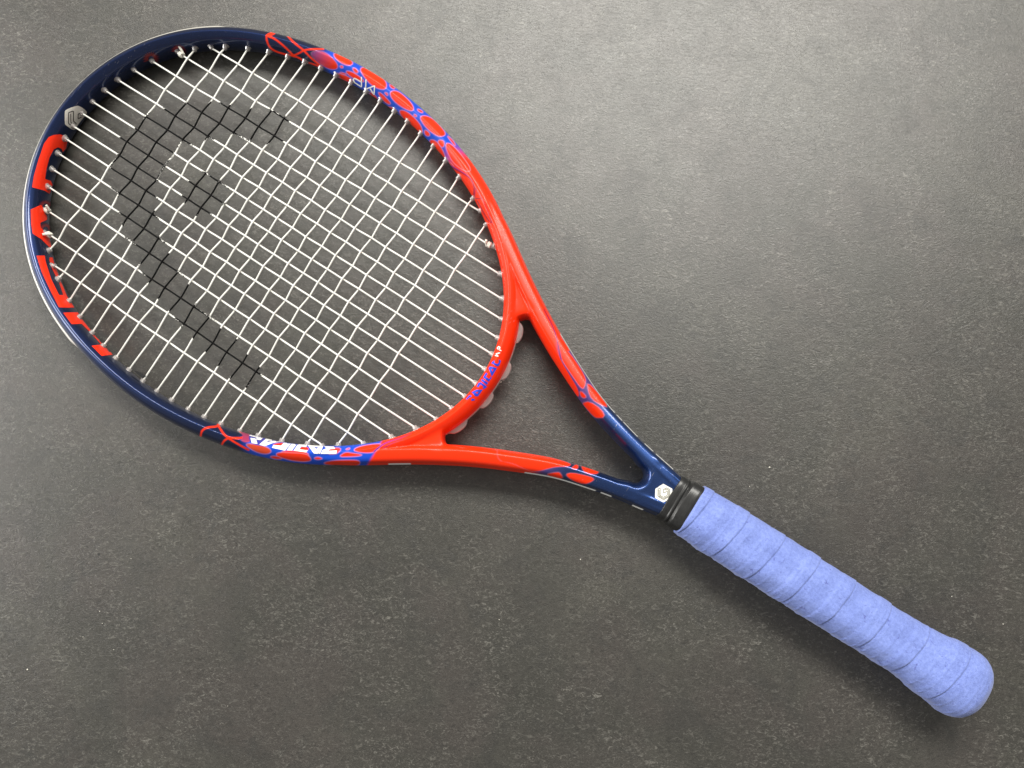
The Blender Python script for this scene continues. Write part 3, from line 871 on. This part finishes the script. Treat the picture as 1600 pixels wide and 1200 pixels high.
# ------------------------------------------------------------------ rubber collar
def tube_x(xs, prof_fn, name, mat, sides=96):
    V, F = [], []
    for i, x in enumerate(xs):
        for k in range(sides):
            a = 2 * pi * k / sides
            X, Y, Zz = prof_fn(x, a, i); V.append((X * MM, Y * MM, Zz * MM))
    n = len(xs)
    for i in range(n - 1):
        for k in range(sides):
            k2 = (k + 1) % sides
            F.append((i * sides + k, i * sides + k2, (i + 1) * sides + k2, (i + 1) * sides + k))
    F.append(tuple(reversed(range(sides)))); F.append(tuple(range((n - 1) * sides, n * sides)))
    o = link_mesh(name, V, F, mat, racket)
    return o
def se(a, n):
    c, s = cos(a), sin(a)
    return (abs(c) ** n + abs(s) ** n) ** (-1 / n)
def collar_fn(x, a, i):
    w = np.interp(x, [61.0, 61.4, 63.0, 65.2, 66.0, 66.8, 67.4, 69, 74, 80], [13.6, 14.4, 14.6, 14.4, 14.9, 14.7, 13.9, 15.3, 15.5, 15.0])
    h = np.interp(x, [61.0, 61.4, 63.0, 65.2, 66.0, 66.8, 67.4, 69, 74, 80], [11.3, 12.0, 12.1, 12.0, 12.5, 12.4, 11.8, 13.2, 13.8, 13.2])
    r = se(a, 3.6)
    return x + 0.25 * sin(3 * a), w * r * cos(a), h * r * sin(a)
cx = np.r_[np.linspace(61.0, 68, 44), np.linspace(68.3, 77.2, 24)]
tube_x(cx, collar_fn, 'collar', M_RUB)

# ------------------------------------------------------------------ overgrip: wound tape with stepped laps
GX = [75.5, 76.2, 90, 110, 150, 200, 220, 230, 239, 247, 251, 254.5, 257.5, 260.3, 262.6, 264.4, 265.8, 266.9, 267.5, 267.8]
GW = [15.0, 16.2, 16.9, 17.1, 17.0, 16.3, 16.4, 17.4, 18.8, 19.8, 20.1, 20.0, 19.4, 18.1, 16.2, 14.0, 11.3, 7.8, 4.4, 0.4]
PITCH, XT = 23.4, 102.8
prn = np.random.default_rng(3)
ph_ = prn.uniform(0, 6.28, 24); am_ = prn.normal(0, 1, 24); fx_ = prn.uniform(0.08, 0.5, 24); fa_ = prn.integers(0, 6, 24)
def grip_fn(x, a, i):
    w0 = np.interp(x, GX, GW)
    fl = float(np.clip((x - 232) / 18, 0, 1))
    n = 2.6 - 0.3 * fl
    r = se(a, n)
    # soft octagon
    oc = 1 - 0.013 * cos(8 * a) * (1 - fl)
    aa = a if a < 1.5 * pi else a - 2 * pi
    xs = XT + float(np.interp(aa, [-pi / 2, 0, pi / 2, pi, 1.5 * pi], [11.7, 4.0, 0.0, -4.6, -11.7]))   # lap edge at this angle
    xs += 0.35 * sin(2.1 * a + 0.05 * x)
    q = (x - xs) / PITCH
    t = q - math.floor(q)
    lap = 0.0
    if t > 0.62: lap = float(sstep(0.62, 0.72, t)) * 0.32
    if t < 0.022: lap = 0.32 * (1 - t / 0.022)
    lap += 0.16 * t
    lap -= 0.22 * math.exp(-((t - 0.028) / 0.014) ** 2)      # shadow line at the tape edge
    end = float(np.clip((267.3 - x) / 14, 0, 1)); st = 1.0
    wob = sum(am_[k] * sin(fx_[k] * x + fa_[k] * a + ph_[k]) for k in range(24)) * 0.028
    wrk = 0.28 * max(0.0, sin(a * 2 + x * 0.9 + 1.3 * sin(x * 0.13))) ** 6 * (1 if (a > pi * 0.8 and a < pi * 1.4) else 0.25)
    rr_ = 1.0
    W = w0 * oc + (lap + wob + wrk) * end
    H = (w0 * (0.93 - 0.015 * fl)) * oc + (lap + wob + wrk) * end
    yo = -0.2 - 0.9 * fl * 0
    return x, W * r * cos(a) + yo, H * r * sin(a)
gx = np.r_[np.linspace(75.5, 257, 510), np.linspace(257.4, 267.8, 34)]
tube_x(gx, grip_fn, 'overgrip', M_GRIP, sides=160)

# ------------------------------------------------------------------ specks on the table
bm = bmesh.new()
inv = RACK.inverted()
def table_pt(px):
    d = rays([px])[0]
    o = RACK @ Vector(CAMPOS * MM); dd = RACK.to_3x3() @ Vector(d)
    return o + dd * (-o.z / dd.z)
for px, s in [((43, 1046), 1.3), ((156, 955), .6), ((160, 974), .55), ((130, 995), .5), ((178, 1015), .6), ((205, 873), .5), ((985, 730), .9), ((1202, 730), 1.0), ((907, 874), .7), ((780, 968), .6), ((1203, 730), .8), ((1567, 975), .8), ((1487, 932), .7), ((1171, 760), .7), ((356, 1103), .5), ((783, 597), .9)]:
    c = table_pt(px)
    r = bmesh.ops.create_icosphere(bm, subdivisions=1, radius=s * 0.00038)
    a = random.uniform(0, 3); st = random.uniform(1, 1.8)
    for v in r['verts']:
        x, y, z = v.co
        x *= st; z *= 0.5
        v.co = (c.x + x * cos(a) - y * sin(a), c.y + x * sin(a) + y * cos(a), z + 0.0002)
me = bpy.data.meshes.new('crumbs'); bm.to_mesh(me); bm.free(); me.materials.append(M_CRUMB)
o = bpy.data.objects.new('crumbs', me); COL.objects.link(o)
o['kind'] = 'stuff'; o['label'] = 'tiny pale crumbs scattered on the dark table'; o['category'] = 'crumbs'
